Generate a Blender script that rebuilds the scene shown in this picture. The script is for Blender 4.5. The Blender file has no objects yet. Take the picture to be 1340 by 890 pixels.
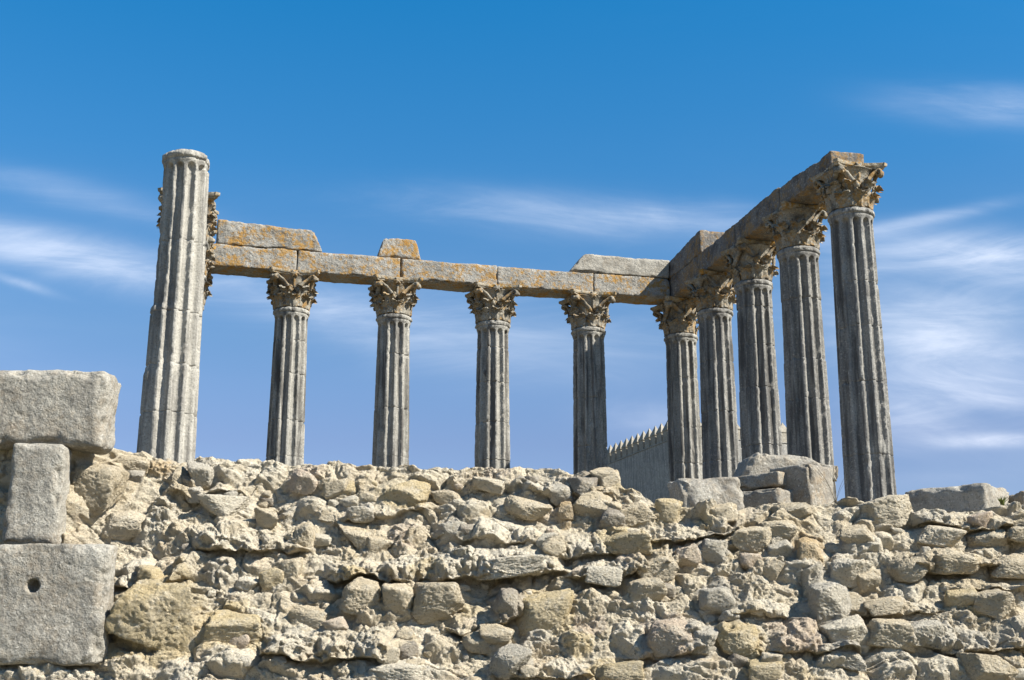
import bpy, bmesh, math, random
import numpy as np

random.seed(11)
C = bpy.context.scene.collection
PI = math.pi
R = math.radians

# ------------------------------------------------------------------ camera
F, PITCH = 1723.47, 0.2644267           # focal length in photo pixels, upward tilt
EYE = 1.6
CP, SP = math.cos(PITCH), math.sin(PITCH)

def ray(px, py):
    a = (px - 670.0) / F
    b = (445.0 - py) / F
    return np.array([a, CP - b * SP, SP + b * CP])

def at_depth(px, py, Y):
    d = ray(px, py)
    k = Y / d[1]
    return np.array([d[0] * k, Y, EYE + d[2] * k])

def ppm(p):                              # photo pixels per metre at a point
    return F / (p[1] * CP + (p[2] - EYE) * SP)

# ------------------------------------------------------------------ numpy noise
_rng = np.random.RandomState(5)
_perm = np.tile(_rng.permutation(256), 3)
_g = _rng.normal(size=(256, 3)); _g /= np.linalg.norm(_g, axis=1)[:, None]

def perlin(p):
    p = np.asarray(p, float)
    i = np.floor(p).astype(int); f = p - i; i &= 255
    u = f * f * f * (f * (f * 6 - 15) + 10)
    out = 0
    for dx in (0, 1):
        wx = u[:, 0] if dx else 1 - u[:, 0]
        for dy in (0, 1):
            wy = u[:, 1] if dy else 1 - u[:, 1]
            for dz in (0, 1):
                wz = u[:, 2] if dz else 1 - u[:, 2]
                h = _perm[_perm[_perm[i[:, 0] + dx] + i[:, 1] + dy] + i[:, 2] + dz]
                g = _g[h]
                out = out + wx * wy * wz * (g[:, 0] * (f[:, 0] - dx) + g[:, 1] * (f[:, 1] - dy) + g[:, 2] * (f[:, 2] - dz))
    return out * 1.5

def fbm(p, octv=4, gain=0.5, lac=2.03):
    p = np.asarray(p, float); a = 1.0; s = 0
    for k in range(octv):
        s = s + a * perlin(p + 17.3 * k); p = p * lac; a *= gain
    return s

def sstep(a, b, x):
    t = np.clip((x - a) / (b - a), 0, 1)
    return t * t * (3 - 2 * t)

# ------------------------------------------------------------------ mesh helpers
def mesh_np(name, v, faces, smooth=True, tint=None):
    """faces: list of arrays (n,k)"""
    me = bpy.data.meshes.new(name)
    v = np.ascontiguousarray(v, dtype=np.float32)
    if not isinstance(faces, (list, tuple)): faces = [faces]
    faces = [np.asarray(f, dtype=np.int32) for f in faces if len(f)]
    me.vertices.add(len(v)); me.vertices.foreach_set('co', v.ravel())
    nl = sum(f.size for f in faces); nf = sum(len(f) for f in faces)
    me.loops.add(nl); me.loops.foreach_set('vertex_index', np.concatenate([f.ravel() for f in faces]))
    me.polygons.add(nf)
    tot = np.concatenate([np.full(len(f), f.shape[1], np.int32) for f in faces])
    st = np.concatenate([[0], np.cumsum(tot)[:-1]]).astype(np.int32)
    me.polygons.foreach_set('loop_start', st); me.polygons.foreach_set('loop_total', tot)
    me.polygons.foreach_set('use_smooth', np.full(nf, smooth, bool))
    if tint is not None:
        t = np.asarray(tint, np.float32)
        if t.ndim == 1: t = np.tile(t, (len(v), 1))
        a = me.attributes.new('tint', 'FLOAT_COLOR', 'POINT')
        a.data.foreach_set('color', np.hstack([t, np.ones((len(v), 1), np.float32)]).astype(np.float32).ravel())
    me.update(); me.validate(clean_customdata=False)
    return me

def grid_faces(n, m, wrap=False):
    """n rows of m verts; wrap joins last column to first"""
    i = np.arange(n - 1)[:, None]; j = np.arange(m if wrap else m - 1)[None, :]
    j2 = (j + 1) % m
    return np.stack([i * m + j, i * m + j2, (i + 1) * m + j2, (i + 1) * m + j], -1).reshape(-1, 4)

def link(name, me, mat, parent=None, loc=(0, 0, 0), rot=(0, 0, 0)):
    o = bpy.data.objects.new(name, me); C.objects.link(o)
    o.location = loc; o.rotation_euler = rot
    if parent is not None: o.parent = parent
    if mat is not None and me is not None and not me.materials: me.materials.append(mat)
    return o

def thing(name, label, cat, loc=(0, 0, 0), rotz=0, group=None):
    o = bpy.data.objects.new(name, None); C.objects.link(o)
    o.location = loc; o.rotation_euler = (0, 0, rotz); o.empty_display_size = .2
    return tag(o, label, cat, group)

def tag(o, label, cat, group=None):
    o['label'] = label; o['category'] = cat; o['kind'] = 'thing'
    if group: o['group'] = group
    return o

def struct(o):
    o['kind'] = 'structure'; return o

_ico = {}
def ico(level):
    if level not in _ico:
        bm = bmesh.new(); bmesh.ops.create_icosphere(bm, subdivisions=level, radius=1)
        bm.verts.ensure_lookup_table()
        v = np.array([x.co[:] for x in bm.verts]); f = np.array([[y.index for y in x.verts] for x in bm.faces])
        bm.free(); v /= np.linalg.norm(v, axis=1)[:, None]
        _ico[level] = (v, f)
    return _ico[level]

def rock(dims, seed, level=4, angular=0.5, rough=1.0, boxy=0.0):
    """weathered stone as a softened random polytope; dims are the full width, depth, height"""
    rs = np.random.RandomState(seed)
    d, f = ico(level)
    n = rs.normal(size=(11, 3)); n /= np.linalg.norm(n, axis=1)[:, None]
    h = rs.uniform(.66, 1.0, 11)
    bx = np.array([[1, 0, 0], [-1, 0, 0], [0, 1, 0], [0, -1, 0], [0, 0, 1], [0, 0, -1.]])
    bx = bx + rs.normal(size=bx.shape) * .22; bx /= np.linalg.norm(bx, axis=1)[:, None]
    n = np.vstack([n, bx]); h = np.concatenate([h + boxy * .35, rs.uniform(.78, .9, 6)])
    p = 7 + 22 * angular
    m = np.maximum(d @ n.T, 0) / h[None]
    r = (m ** p).sum(1) ** (-1 / p)
    v = d * r[:, None]
    o = rs.uniform(0, 60, 3)
    v = v * (1 + (fbm(v * 1.6 + o, 3) * .07 + np.abs(fbm(v * 4.3 + o, 3)) * -.05 * rough + fbm(v * 9 + o, 3) * .028 * rough - np.maximum(0, fbm(v * 6 + o * 2, 3) - .25) * .10 * rough + (fbm(v * 22 + o, 2) * .012 if level > 4 else 0)))[:, None]
    mx = (v.max(0) - v.min(0)) / 2
    v = (v - (v.max(0) + v.min(0)) / 2) / mx
    return v * (np.array(dims) / 2), f

_boxc = {}
def block(dims, seed, step=.03, rad=.03, wear=1.0, shape=None, hole=None):
    """a dressed stone block with worn, rounded, chipped edges; origin at the centre"""
    h = np.array(dims) / 2.0
    n = np.maximum(2, np.ceil(np.array(dims) / step).astype(int))
    vs, fs, off = [], [], 0
    for ax in range(3):
        b, c = (ax + 1) % 3, (ax + 2) % 3
        tb = np.linspace(-1, 1, n[b] + 1); tc = np.linspace(-1, 1, n[c] + 1)
        B, Cc = np.meshgrid(tb, tc, indexing='ij')
        for s in (-1, 1):
            v = np.zeros((B.size, 3)); v[:, ax] = s; v[:, b] = B.ravel(); v[:, c] = Cc.ravel()
            f = grid_faces(len(tb), len(tc)) + off
            fs.append(f if s > 0 else f[:, ::-1]); vs.append(v); off += len(v)
    v = np.vstack(vs); f = np.vstack(fs)
    key = np.round(v * 1e5).astype(np.int64)
    u, idx, inv = np.unique(key, axis=0, return_index=True, return_inverse=True)
    inv = inv.ravel()
    v = v[idx] * h; f = inv[f]
    rs = np.random.RandomState(seed); o = rs.uniform(0, 90, 3)
    rr = np.clip(rad * (1 + 1.5 * wear * fbm(v * 2.2 + o, 3)), rad * .25, h.min() * .9)
    inner = np.clip(v, -(h - rr[:, None]), h - rr[:, None])
    dl = v - inner; L = np.linalg.norm(dl, axis=1)
    nrm = dl / np.maximum(L, 1e-9)[:, None]
    v = inner + nrm * rr[:, None]
    edge = np.sort(np.abs(nrm), axis=1)[:, 1]         # >0 near an edge
    dsp = fbm(v * 1.3 + o, 3) * .020 * wear + fbm(v * 6 + o, 3) * .009 * wear
    chip = np.maximum(0, fbm(v * 3.1 + o * 1.7, 3) - .12)
    dsp = dsp - chip * edge * .16 * wear - np.maximum(0, fbm(v * 7 + o, 4) - .45) * .02 * wear + fbm(v * 15 + o, 3) * .004 * wear
    v = v + nrm * dsp[:, None]
    if hole is not None:
        hx, hz, hr, hd = hole
        q = np.hypot(v[:, 0] - hx, v[:, 2] - hz) + fbm(v * 14 + o, 2) * .012
        sel = v[:, 1] < -h[1] * .5
        v[sel, 1] += hd * (1 - sstep(hr * .75, hr * 1.1, q[sel]))
    if shape is not None: v = shape(v, h)
    return v, f

def lathe(prof, seg=48):
    a = np.linspace(0, 2 * PI, seg, endpoint=False)
    p = np.array(prof)
    v = np.stack([p[:, :1] * np.cos(a), p[:, :1] * np.sin(a), np.repeat(p[:, 1:], seg, 1)], -1).reshape(-1, 3)
    n = len(p)
    return v, [grid_faces(n, seg, True), np.arange(seg)[None, ::-1], (np.arange(seg) + (n - 1) * seg)[None]]

# ------------------------------------------------------------------ materials
class Nodes:
    def __init__(s, name):
        m = bpy.data.materials.new(name); m.use_nodes = True
        s.m = m; s.t = m.node_tree; s.n = s.t.nodes; s.l = s.t.links
        s.b = s.n['Principled BSDF']
        s.b.inputs['Roughness'].default_value = .93
        s.b.inputs['Specular IOR Level'].default_value = .18
        s.pos = s.n.new('ShaderNodeTexCoord').outputs['Object']
    def inp(s, sock, v):
        if hasattr(v, 'is_linked'): s.l.new(v, sock)
        else: sock.default_value = v
    def map(s, scale, loc=(0, 0, 0), src=None):
        m = s.n.new('ShaderNodeMapping'); s.l.new(src or s.pos, m.inputs[0])
        m.inputs['Scale'].default_value = scale; m.inputs['Location'].default_value = loc
        return m.outputs[0]
    def noise(s, scale, det=6, rough=.6, vec=None, dist=0):
        x = s.n.new('ShaderNodeTexNoise'); s.l.new(vec or s.pos, x.inputs['Vector'])
        x.inputs['Scale'].default_value = scale; x.inputs['Detail'].default_value = det
        x.inputs['Roughness'].default_value = rough; x.inputs['Distortion'].default_value = dist
        return x.outputs['Fac']
    def voro(s, scale, vec=None, feature='F1', out='Distance'):
        x = s.n.new('ShaderNodeTexVoronoi'); x.feature = feature
        s.l.new(vec or s.pos, x.inputs['Vector']); x.inputs['Scale'].default_value = scale
        return x.outputs[out]
    def ramp(s, f, a, b, lo=0., hi=1.):
        x = s.n.new('ShaderNodeMapRange'); x.interpolation_type = 'SMOOTHSTEP'
        s.inp(x.inputs[0], f); x.inputs[1].default_value = a; x.inputs[2].default_value = b
        x.inputs[3].default_value = lo; x.inputs[4].default_value = hi
        return x.outputs[0]
    def mix(s, f, a, b, mode='MIX'):
        x = s.n.new('ShaderNodeMix'); x.data_type = 'RGBA'; x.blend_type = mode
        s.inp(x.inputs[0], f)
        s.inp(x.inputs[6], a if hasattr(a, 'is_linked') else (*a, 1)); s.inp(x.inputs[7], b if hasattr(b, 'is_linked') else (*b, 1))
        return x.outputs[2]
    def math(s, op, a, b=0.):
        x = s.n.new('ShaderNodeMath'); x.operation = op
        s.inp(x.inputs[0], a); s.inp(x.inputs[1], b); return x.outputs[0]
    def attr(s, name):
        x = s.n.new('ShaderNodeAttribute'); x.attribute_name = name; return x.outputs['Color']
    def rand(s):
        return s.n.new('ShaderNodeObjectInfo').outputs['Random']
    def up(s):
        g = s.n.new('ShaderNodeNewGeometry'); x = s.n.new('ShaderNodeSeparateXYZ'); s.l.new(g.outputs['Normal'], x.inputs[0])
        return x.outputs[2]
    def bump(s, h, dist, strength=1.0, prev=None):
        x = s.n.new('ShaderNodeBump'); s.l.new(h, x.inputs['Height'])
        x.inputs['Distance'].default_value = dist; x.inputs['Strength'].default_value = strength
        if prev is not None: s.l.new(prev, x.inputs['Normal'])
        return x.outputs[0]
    def done(s, col, nrm=None):
        s.l.new(col, s.b.inputs['Base Color'])
        if nrm is not None: s.l.new(nrm, s.b.inputs['Normal'])
        return s.m

def mat_rubble():
    k = Nodes('limestone_rubble')
    tint = k.attr('tint')
    big = k.noise(2.1, 5, .6); mid = k.noise(9, 7, .68); fine = k.noise(48, 6, .72); grit = k.noise(150, 3, .6)
    tint = k.mix(1., tint, (1.01, .99, .955), 'MULTIPLY')
    c = k.mix(k.ramp(big, .35, .68, 0, .5), tint, (.63, .565, .445))
    c = k.mix(k.ramp(mid, .52, .74, 0, .8), c, (.66, .61, .51))             # lime wash and calcite
    c = k.mix(k.ramp(k.noise(5.3, 6, .65), .58, .74, 0, .65), c, (.36, .26, .12))   # ochre iron staining
    c = k.mix(k.ramp(fine, .55, .67, 0, .7), c, (.17, .135, .09))          # dark grains and crusts
    c = k.mix(k.ramp(k.noise(3.6, 7, .72), .62, .76, 0, .5), c, (.25, .23, .19))  # grey lichen
    c = k.mix(k.ramp(k.math('ADD', k.math('MULTIPLY', mid, .5), k.math('MULTIPLY', fine, .55)), .58, .68, 0, .55), c, (.16, .125, .08))
    c = k.mix(k.ramp(grit, .54, .72, 0, .5), c, (.62, .59, .52))
    pits = k.ramp(k.voro(24), .0, .42)
    n1 = k.bump(mid, .06, 1.0); n2 = k.bump(fine, .050, 1.0, n1); n3 = k.bump(pits, .014, .8, n2); n4 = k.bump(grit, .009, 1.0, n3)
    return k.done(c, n4)

def mat_granite(name, base, light, dark, orange=0., soot=0., streak=0., speck=30, bumpd=.012, sootcol=(.07, .065, .06)):
    k = Nodes(name)
    r = k.n.new('ShaderNodeVectorMath'); r.operation = 'ADD'; k.l.new(k.pos, r.inputs[0])
    cmb = k.n.new('ShaderNodeCombineXYZ'); rr = k.math('MULTIPLY', k.rand(), 53.)
    for i in range(3): k.l.new(rr, cmb.inputs[i])
    k.l.new(cmb.outputs[0], r.inputs[1]); k.pos = r.outputs[0]
    sp = k.noise(speck, 5, .62); mid = k.noise(13, 6, .65); big = k.noise(1.7, 5, .6)
    c = k.mix(k.ramp(big, .3, .7), base, light)
    c = k.mix(k.ramp(mid, .5, .75, 0, .6), c, light)
    c = k.mix(k.ramp(sp, .5, .66, 0, .55), c, dark)
    c = k.mix(k.ramp(k.noise(speck * .8, 2, .5, k.map((1, 1, 1), (7, 3, 1))), .56, .7, 0, .4), c, (.56, .53, .47))
    if streak:
        st = k.noise(1.0, 6, .62, k.map((7, 7, .55)))
        c = k.mix(k.ramp(st, .44, .63, 0, streak), c, sootcol)
    if soot:
        so = k.noise(3.2, 7, .7)
        c = k.mix(k.ramp(so, .47, .64, 0, soot), c, sootcol)
    if orange:
        l1 = k.noise(2.1, 3, .55, k.map((1, 1, 1), (3, 9, 4))); l2 = k.noise(10, 8, .74, k.map((1, 1, 1), (5, 1, 8)))
        s = k.math('ADD', k.math('MULTIPLY', l1, .42), k.math('MULTIPLY', l2, .70))
        c = k.mix(k.ramp(s, .535, .645, 0, orange), c, (.31, .17, .035))
        c = k.mix(k.ramp(s, .665, .71, 0, orange * .7), c, (.33, .135, .02))
    n1 = k.bump(mid, bumpd * 2.2, .8); n2 = k.bump(sp, bumpd * .55, .8, n1)
    return k.done(c, n2)

M_RUB = mat_rubble()
M_COL = mat_granite('column_granite', (.225, .215, .19), (.335, .32, .285), (.09, .085, .078), streak=.85, bumpd=.010, sootcol=(.075, .07, .065))
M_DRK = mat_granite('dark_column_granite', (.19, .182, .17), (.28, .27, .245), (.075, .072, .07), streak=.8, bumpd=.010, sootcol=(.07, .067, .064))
M_PALE = mat_granite('pale_column_granite', (.29, .275, .24), (.38, .362, .32), (.12, .11, .10), streak=.6, bumpd=.012, sootcol=(.11, .103, .095))
M_ARC = mat_granite('lichened_granite', (.215, .203, .178), (.315, .30, .27), (.08, .075, .066), orange=.85, soot=.4, speck=30, bumpd=.026)
M_ARD = mat_granite('shade_toned_lichened_granite', (.12, .112, .105), (.18, .17, .155), (.06, .055, .055), orange=.5, soot=.65, speck=30, bumpd=.016, sootcol=(.05, .045, .045))  # right-row lintel: inner-face shade darkened into the colour, with staining and lichen
M_CAP = mat_granite('capital_marble', (.18, .16, .125), (.31, .285, .235), (.075, .066, .052), orange=.6, soot=.9, speck=30, bumpd=.012, sootcol=(.075, .068, .058))
M_BLK = mat_granite('grey_granite', (.245, .226, .192), (.345, .323, .277), (.085, .079, .069), orange=.1, soot=.45, speck=42, bumpd=.020, sootcol=(.115, .105, .09))
M_BLD = mat_granite('brown_granite', (.19, .168, .135), (.30, .275, .23), (.075, .065, .05), orange=.18, soot=.4, speck=42, bumpd=.016, sootcol=(.13, .115, .10))
M_TOW = mat_granite('tower_render', (.285, .27, .245), (.36, .34, .305), (.15, .14, .128), streak=.5, speck=9, bumpd=.02, sootcol=(.10, .10, .105))
M_TOP = mat_granite('tower_limestone', (.23, .205, .165), (.32, .29, .24), (.2, .175, .14), streak=.2, speck=9, bumpd=.02, sootcol=(.3, .27, .22))

def mat_ground(name, a, b):
    k = Nodes(name)
    c = k.mix(k.ramp(k.noise(.7, 8, .65), .35, .65), a, b)
    c = k.mix(k.ramp(k.noise(30, 5, .7), .55, .7, 0, .5), c, (.16, .13, .09))
    return k.done(c, k.bump(k.noise(14, 8, .7), .04, .8))
M_GND = mat_ground('dry_earth', (.10, .095, .05), (.16, .14, .08))
M_FLR = mat_ground('packed_earth_and_stone', (.20, .17, .12), (.26, .22, .16))
def mat_plain(name, col):
    k = Nodes(name); return k.done(k.mix(k.noise(40, 3), tuple(x * .7 for x in col), col))
M_WEED = mat_plain('weed_green', (.11, .13, .035)); M_TWIG = mat_plain('dry_stalk', (.10, .085, .06))

# ------------------------------------------------------------------ setting: ground and temple floor
FLOOR = EYE + 2.10
me = mesh_np('ground', [(-3000, -1500, 0), (3000, -1500, 0), (3000, 4000, 0), (-3000, 4000, 0)], [[[0, 1, 2, 3]]], False)
struct(link('ground', me, M_GND))
v, f = block((22, 29, FLOOR - .02), 3, 1.0, .05, .5)
struct(link('temple_floor', mesh_np('temple_floor', v, f), M_FLR, None, (0, 30.6, (FLOOR - .02) / 2 + .01)))

# ------------------------------------------------------------------ temple geometry
AZ = 0.2371888
U = np.array([math.cos(AZ), math.sin(AZ)]); V = np.array([math.sin(AZ), -math.cos(AZ)])
CORNER = np.array([4.73204, 35.60556])
SB, SR = 2.7, 2.49892
ZN = EYE + 9.68                           # the neck of every shaft
SHAFT0 = FLOOR + .46                      # top of the bases
HS0 = ZN - SHAFT0
RT, RB = .425, .505
CAP0 = .045; CAPH = .985                  # capital above the neck

def tpos(row, i):
    if row == 'b': return CORNER + U * (i - 5) * SB
    if row == 'r': return CORNER + V * i * SR
    return CORNER - U * 5 * SB + V * i * SR

def shaft_mesh(seed, broken=False):
    """twelve deep flutes with rounded heads, drum joints, chipped arrises; local z=0 at the foot, temple axes"""
    rs = np.random.RandomState(seed); HS = HS0 - (.10 if broken else 0)
    na = 12 * 16
    zs = np.concatenate([np.linspace(0, HS - .45, 190, endpoint=False), np.linspace(HS - .45, HS + .075, 44)])
    joints = []
    z = rs.uniform(.7, 1.2)
    while z < HS - .5:
        joints.append(z); z += rs.uniform(.85, 1.55)
    zs = np.sort(np.concatenate([zs] + [[j - .022, j - .009, j, j + .009, j + .022] for j in joints]))
    a = np.arange(na) * 2 * PI / na
    A, Z = np.meshgrid(a, zs)
    t = Z / HS
    rad = RB + (RT - RB) * np.clip(t, 0, 1) ** 1.25
    drum = np.searchsorted(np.array(joints), Z)
    rad = rad + np.array([rs.uniform(-.007, .007) for _ in range(len(joints) + 1)])[drum]
    # flutes: a fillet faces each temple axis
    cell = ((A + PI / 12) % (PI / 6)) - PI / 12           # -15..15 deg around a fillet
    cell = np.where(cell > 0, cell - PI / 12, cell + PI / 12)   # 0 at flute centre
    hw = R(11.2)
    P = np.stack([np.cos(A) * .45, np.sin(A) * .45, Z], -1).reshape(-1, 3) + rs.uniform(0, 80, 3)
    lo = fbm(P * np.array([2.2, 2.2, 1.1]), 3).reshape(A.shape)
    mi = fbm(P * 7, 3).reshape(A.shape)
    hi = fbm(P * 24, 2).reshape(A.shape)
    ez = np.maximum(0, (Z - (HS - .26)) / .10); eb = np.maximum(0, (.20 - Z) / .10)
    dep = np.sqrt(np.maximum(0, 1 - ((cell + .003 * mi) / hw) ** 2 - ez ** 2 - eb ** 2))
    fill = 1 - np.clip((lo - .55) * 2.0, 0, .7)          # here and there the flute has worn shallow
    dep = .100 * dep * fill
    arris = np.exp(-((np.abs(cell) - hw) / R(3.2)) ** 2)
    chip = np.maximum(0, mi - .22) * .055 * arris + np.maximum(0, lo - .55) * .06
    rad = rad - dep - chip + mi * .0016 + hi * .0016
    for j in joints:
        rad = rad - .016 * np.exp(-((Z - j + .008 * mi) / .010) ** 2) * (1 + mi)
        rad = rad - np.maximum(0, mi + .05) * .05 * np.exp(-((Z - j) / .05) ** 2) * arris
    # astragal
    s = (Z - (HS - .005)) / .062
    rad = rad + np.where(np.abs(s) < 1, .052 * np.sqrt(np.maximum(0, 1 - s * s)), 0) * (1 + .5 * mi)
    rad = rad + .022 * np.exp(-((Z - (HS - .10)) / .05) ** 2)
    if broken:
        # the side towards the left has lost its face in the upper third; the head ring has gone in places
        face = np.cos(A - R(205))
        m = sstep(.25, .8, face + .25 * lo) * sstep(HS - 2.95, HS - 2.80, Z + .12 * mi) * (1 - .6 * sstep(HS - .9, HS - .4, Z))
        rad = rad * (1 - m) + (rad - .045 * (1 - .3 * lo) + .02 * mi) * m
        m2 = sstep(.3, .7, face + .3 * lo) * sstep(HS - 4.15, HS - 4.0, Z + .1 * mi)
        rad = rad - .018 * m2
        m3 = sstep(.05, .4, lo + .5 * np.cos(A - R(25))) * sstep(HS - .22, HS - .12, Z + .1 * mi)
        rad = rad - .05 * m3
    topz = Z + (0 if not broken else 0)
    v = np.stack([rad * np.cos(A), rad * np.sin(A), topz], -1).reshape(-1, 3)
    n = len(zs)
    cap = [[0, 0, HS + .075 + (.02 if broken else 0)]]
    v = np.vstack([v, cap]); ci = len(v) - 1
    j = np.arange(na); tri = np.stack([(n - 1) * na + j, (n - 1) * na + (j + 1) % na, np.full(na, ci)], -1)
    return mesh_np('shaft', v, [grid_faces(n, na, True), tri])

# --- capital pieces, built once in a few worn variants (local z=0 at the capital's foot)
def leaf_mesh(h, w, out, seed):
    rs = np.random.RandomState(seed)
    nu, nt = 21, 34
    t = np.linspace(0, 1, nt); u = np.linspace(-1, 1, nu)
    # centre line: up the bell, over, and curling down at the tip
    ctl = np.array([[.425, 0], [.437, .35 * h], [.455, .66 * h], [.45 + .22 * out, .86 * h], [.45 + .55 * out, .97 * h], [.45 + .88 * out, 1.0 * h], [.45 + 1.05 * out, .94 * h], [.45 + 1.02 * out, .87 * h]])
    kk = np.linspace(0, 1, len(ctl))
    for _ in range(3):
        kk2 = np.linspace(0, 1, 60)
        r = np.interp(t, kk, ctl[:, 0]); z = np.interp(t, kk, ctl[:, 1])
    sm = lambda q: np.convolve(np.pad(q, 3, 'edge'), np.ones(7) / 7, 'valid')
    r, z = sm(r), sm(z)
    dr, dz = np.gradient(r), np.gradient(z); L = np.hypot(dr, dz); nr, nz = dz / L, -dr / L
    wid = w * (.62 + .5 * np.sin(PI * np.clip(t * .95 + .05, 0, 1)) ** .8) * (1 - .55 * sstep(.8, 1, t))
    Ug, Tg = np.meshgrid(u, t)
    lob = np.abs(np.sin(PI * (Tg * 5.2 - np.abs(Ug) * .9)))          # lobes raked towards the tip
    W = wid[:, None] * (1 - .34 * (1 - lob) * np.abs(Ug) ** 1.4 * sstep(.12, .3, Tg))
    ang = Ug * W / np.maximum(r[:, None], .3)
    bul = .030 * (1 - Ug ** 2) + .018 * np.exp(-(Ug / .12) ** 2)
    vein = .030 * (lob - .5) * np.abs(Ug) ** .6 * sstep(.1, .3, Tg)
    o = rs.uniform(0, 50, 3)
    P = np.stack([Ug * .4, Tg, Tg * 0], -1).reshape(-1, 3)
    wn = fbm(P * 5 + o, 3).reshape(Ug.shape)
    drop = -.05 * np.abs(Ug) ** 2 * sstep(.55, .9, Tg)
    off = bul + vein + .022 * wn + drop
    def surf(e):
        rr = r[:, None] + nr[:, None] * (off + e); zz = z[:, None] + nz[:, None] * (off + e)
        return np.stack([rr * np.cos(ang), rr * np.sin(ang), zz], -1).reshape(-1, 3)
    a, b = surf(.0), surf(-.026)
    n = nu * nt; g = grid_faces(nt, nu)
    rim = np.concatenate([np.arange(nu), np.arange(1, nt) * nu + nu - 1, (nt - 1) * nu + np.arange(nu - 2, -1, -1), np.arange(nt - 2, 0, -1) * nu])
    r2 = np.roll(rim, -1)
    side = np.stack([rim, rim + n, r2 + n, r2], -1)
    return mesh_np('acanthus_leaf', np.vstack([a, b]), [g, g[:, ::-1] + n, side])

def tube(path, rx, seg=9):
    path = np.array(path); T = np.gradient(path, axis=0); T /= np.linalg.norm(T, axis=1)[:, None]
    B = np.array([-math.sin(PI / 4), math.cos(PI / 4), 0]); vs = []
    a = np.linspace(0, 2 * PI, seg, endpoint=False)
    for p, t, (r1, r2) in zip(path, T, rx):
        n = np.cross(B, t); n /= np.linalg.norm(n); b = np.cross(t, n)
        vs.append(p + np.outer(np.cos(a) * r1, n) + np.outer(np.sin(a) * r2, b))
    v = np.vstack(vs); m = len(path)
    return v, [grid_faces(m, seg, True), np.arange(seg)[None, ::-1], (np.arange(seg) + (m - 1) * seg)[None]]

def volute_mesh(tip, seed):
    """the pair of stalks that meet under one corner of the abacus and roll up there; corner at +45 deg"""
    rs = np.random.RandomState(seed)
    vs, fs, off = [], [], 0
    D = np.array([math.cos(PI / 4), math.sin(PI / 4), 0]); S = np.array([-D[1], D[0], 0])
    for s in (-1, 1):
        path, rad = [], []
        for t in np.linspace(0, 1, 16):
            rr = .445 + (tip - .09 - .445) * t ** 2.2; zz = .42 + .47 * t ** .72
            sid = s * (.26 * (1 - t) ** 1.2 + .045)
            path.append(D * rr + S * sid + np.array([0, 0, zz])); rad.append((.034 + .012 * t, .062))
        cx, cz, r0 = tip - .085, .825, .066
        for q in np.linspace(.06, 1, 26):
            an = PI / 2 - q * 2 * PI * 1.35; r1 = r0 * (1 - .72 * q)
            path.append(D * (cx + r1 * math.cos(an)) + S * s * .05 + np.array([0, 0, cz + r1 * math.sin(an)])); rad.append((.036 * (1 - .4 * q), .062))
        v, f = tube(path, rad)
        o = rs.uniform(0, 50, 3); v = v * (1 + .035 * fbm(v * 6 + o, 3))[:, None]
        vs.append(v); fs += [x + off for x in f]; off += len(v)
    return mesh_np('volute', np.vstack(vs), fs)

def abacus_mesh(c, seed):
    """square slab with four hollowed sides and cut horns"""
    n = 44; pts = []
    for k in range(4):
        a0 = k * PI / 2
        for t in np.linspace(-1, 1, n, endpoint=False):
            y = t * (c - .055); x = c - .13 * (1 - abs(t) ** 2.2)
            if abs(t) > .93: x = c + .0
            pts.append((x * math.cos(a0) - y * math.sin(a0), x * math.sin(a0) + y * math.cos(a0)))
    p = np.array(pts); m = len(p)
    rows = []
    for z, s in ((.925, .86), (.926, .925), (.962, .945), (.972, .955), (.974, .985), (1.0, 1.0), (1.05, 1.005), (1.055, .995)):
        rows.append(np.hstack([p * s, np.full((m, 1), z)]))
    v = np.vstack(rows); rs = np.random.RandomState(seed); o = rs.uniform(0, 70, 3)
    k = 1 + .03 * fbm(v * 4 + o, 3) + .012 * fbm(v * 14 + o, 2) - .16 * np.maximum(0, fbm(v * 3.3 + o * 2, 2) - .22)
    v[:, :2] *= k[:, None]; v[:, 2] += .010 * fbm(v * 5 + o, 2) * (v[:, 2] < 1.0)
    nr = len(rows)
    v = np.vstack([v, [[0, 0, 1.056], [0, 0, .925]]])
    j = np.arange(m)
    tri = np.stack([(nr - 1) * m + j, (nr - 1) * m + (j + 1) % m, np.full(m, len(v) - 2)], -1)
    tr2 = np.stack([(j + 1) % m, j, np.full(m, len(v) - 1)], -1)
    return mesh_np('abacus', v, [grid_faces(nr, m, True), tri, tr2], False)

def bell_mesh(seed):
    pr = [(.30, 0), (.395, .0), (.40, .10), (.405, .3), (.418, .5), (.44, .66), (.475, .80), (.52, .88), (.56, .925), (.40, .928)]
    pp = []
    for (a, b), (c, d) in zip(pr[:-1], pr[1:]):
        for t in (0, .34, .67): pp.append((a + (c - a) * t, b + (d - b) * t))
    pp.append(pr[-1])
    v, f = lathe(pp, 64)
    o = np.random.RandomState(seed).uniform(0, 60, 3)
    v[:, :2] *= (1 + .03 * fbm(v * 5 + o, 3))[:, None]
    return mesh_np('capital', v, f)

def fleuron_mesh(c, seed):
    """the flower in the middle of an abacus side, facing +x"""
    rs = np.random.RandomState(seed)
    d, f = ico(4)
    az = np.arctan2(d[:, 2], d[:, 1]); k = 1 + .28 * np.cos(6 * az) * (1 - d[:, 0] ** 2)
    v = d * np.array([.055, .105, .085]) * k[:, None]; v = v * (1 + .18 * fbm(d * 3 + rs.uniform(0, 40, 3), 3))[:, None]
    v = v + np.array([c - .125, 0, .945])
    # its stalk down the bell
    sv, sf = lathe([(.028, .50), (.033, .62), (.03, .75), (.035, .88)], 10)
    sv[:, 0] += np.interp(sv[:, 2], [.5, .7, .88], [.435, .475, c - .16])
    return mesh_np('fleuron', np.vstack([v, sv]), [f] + [x + len(v) for x in sf])

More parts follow.
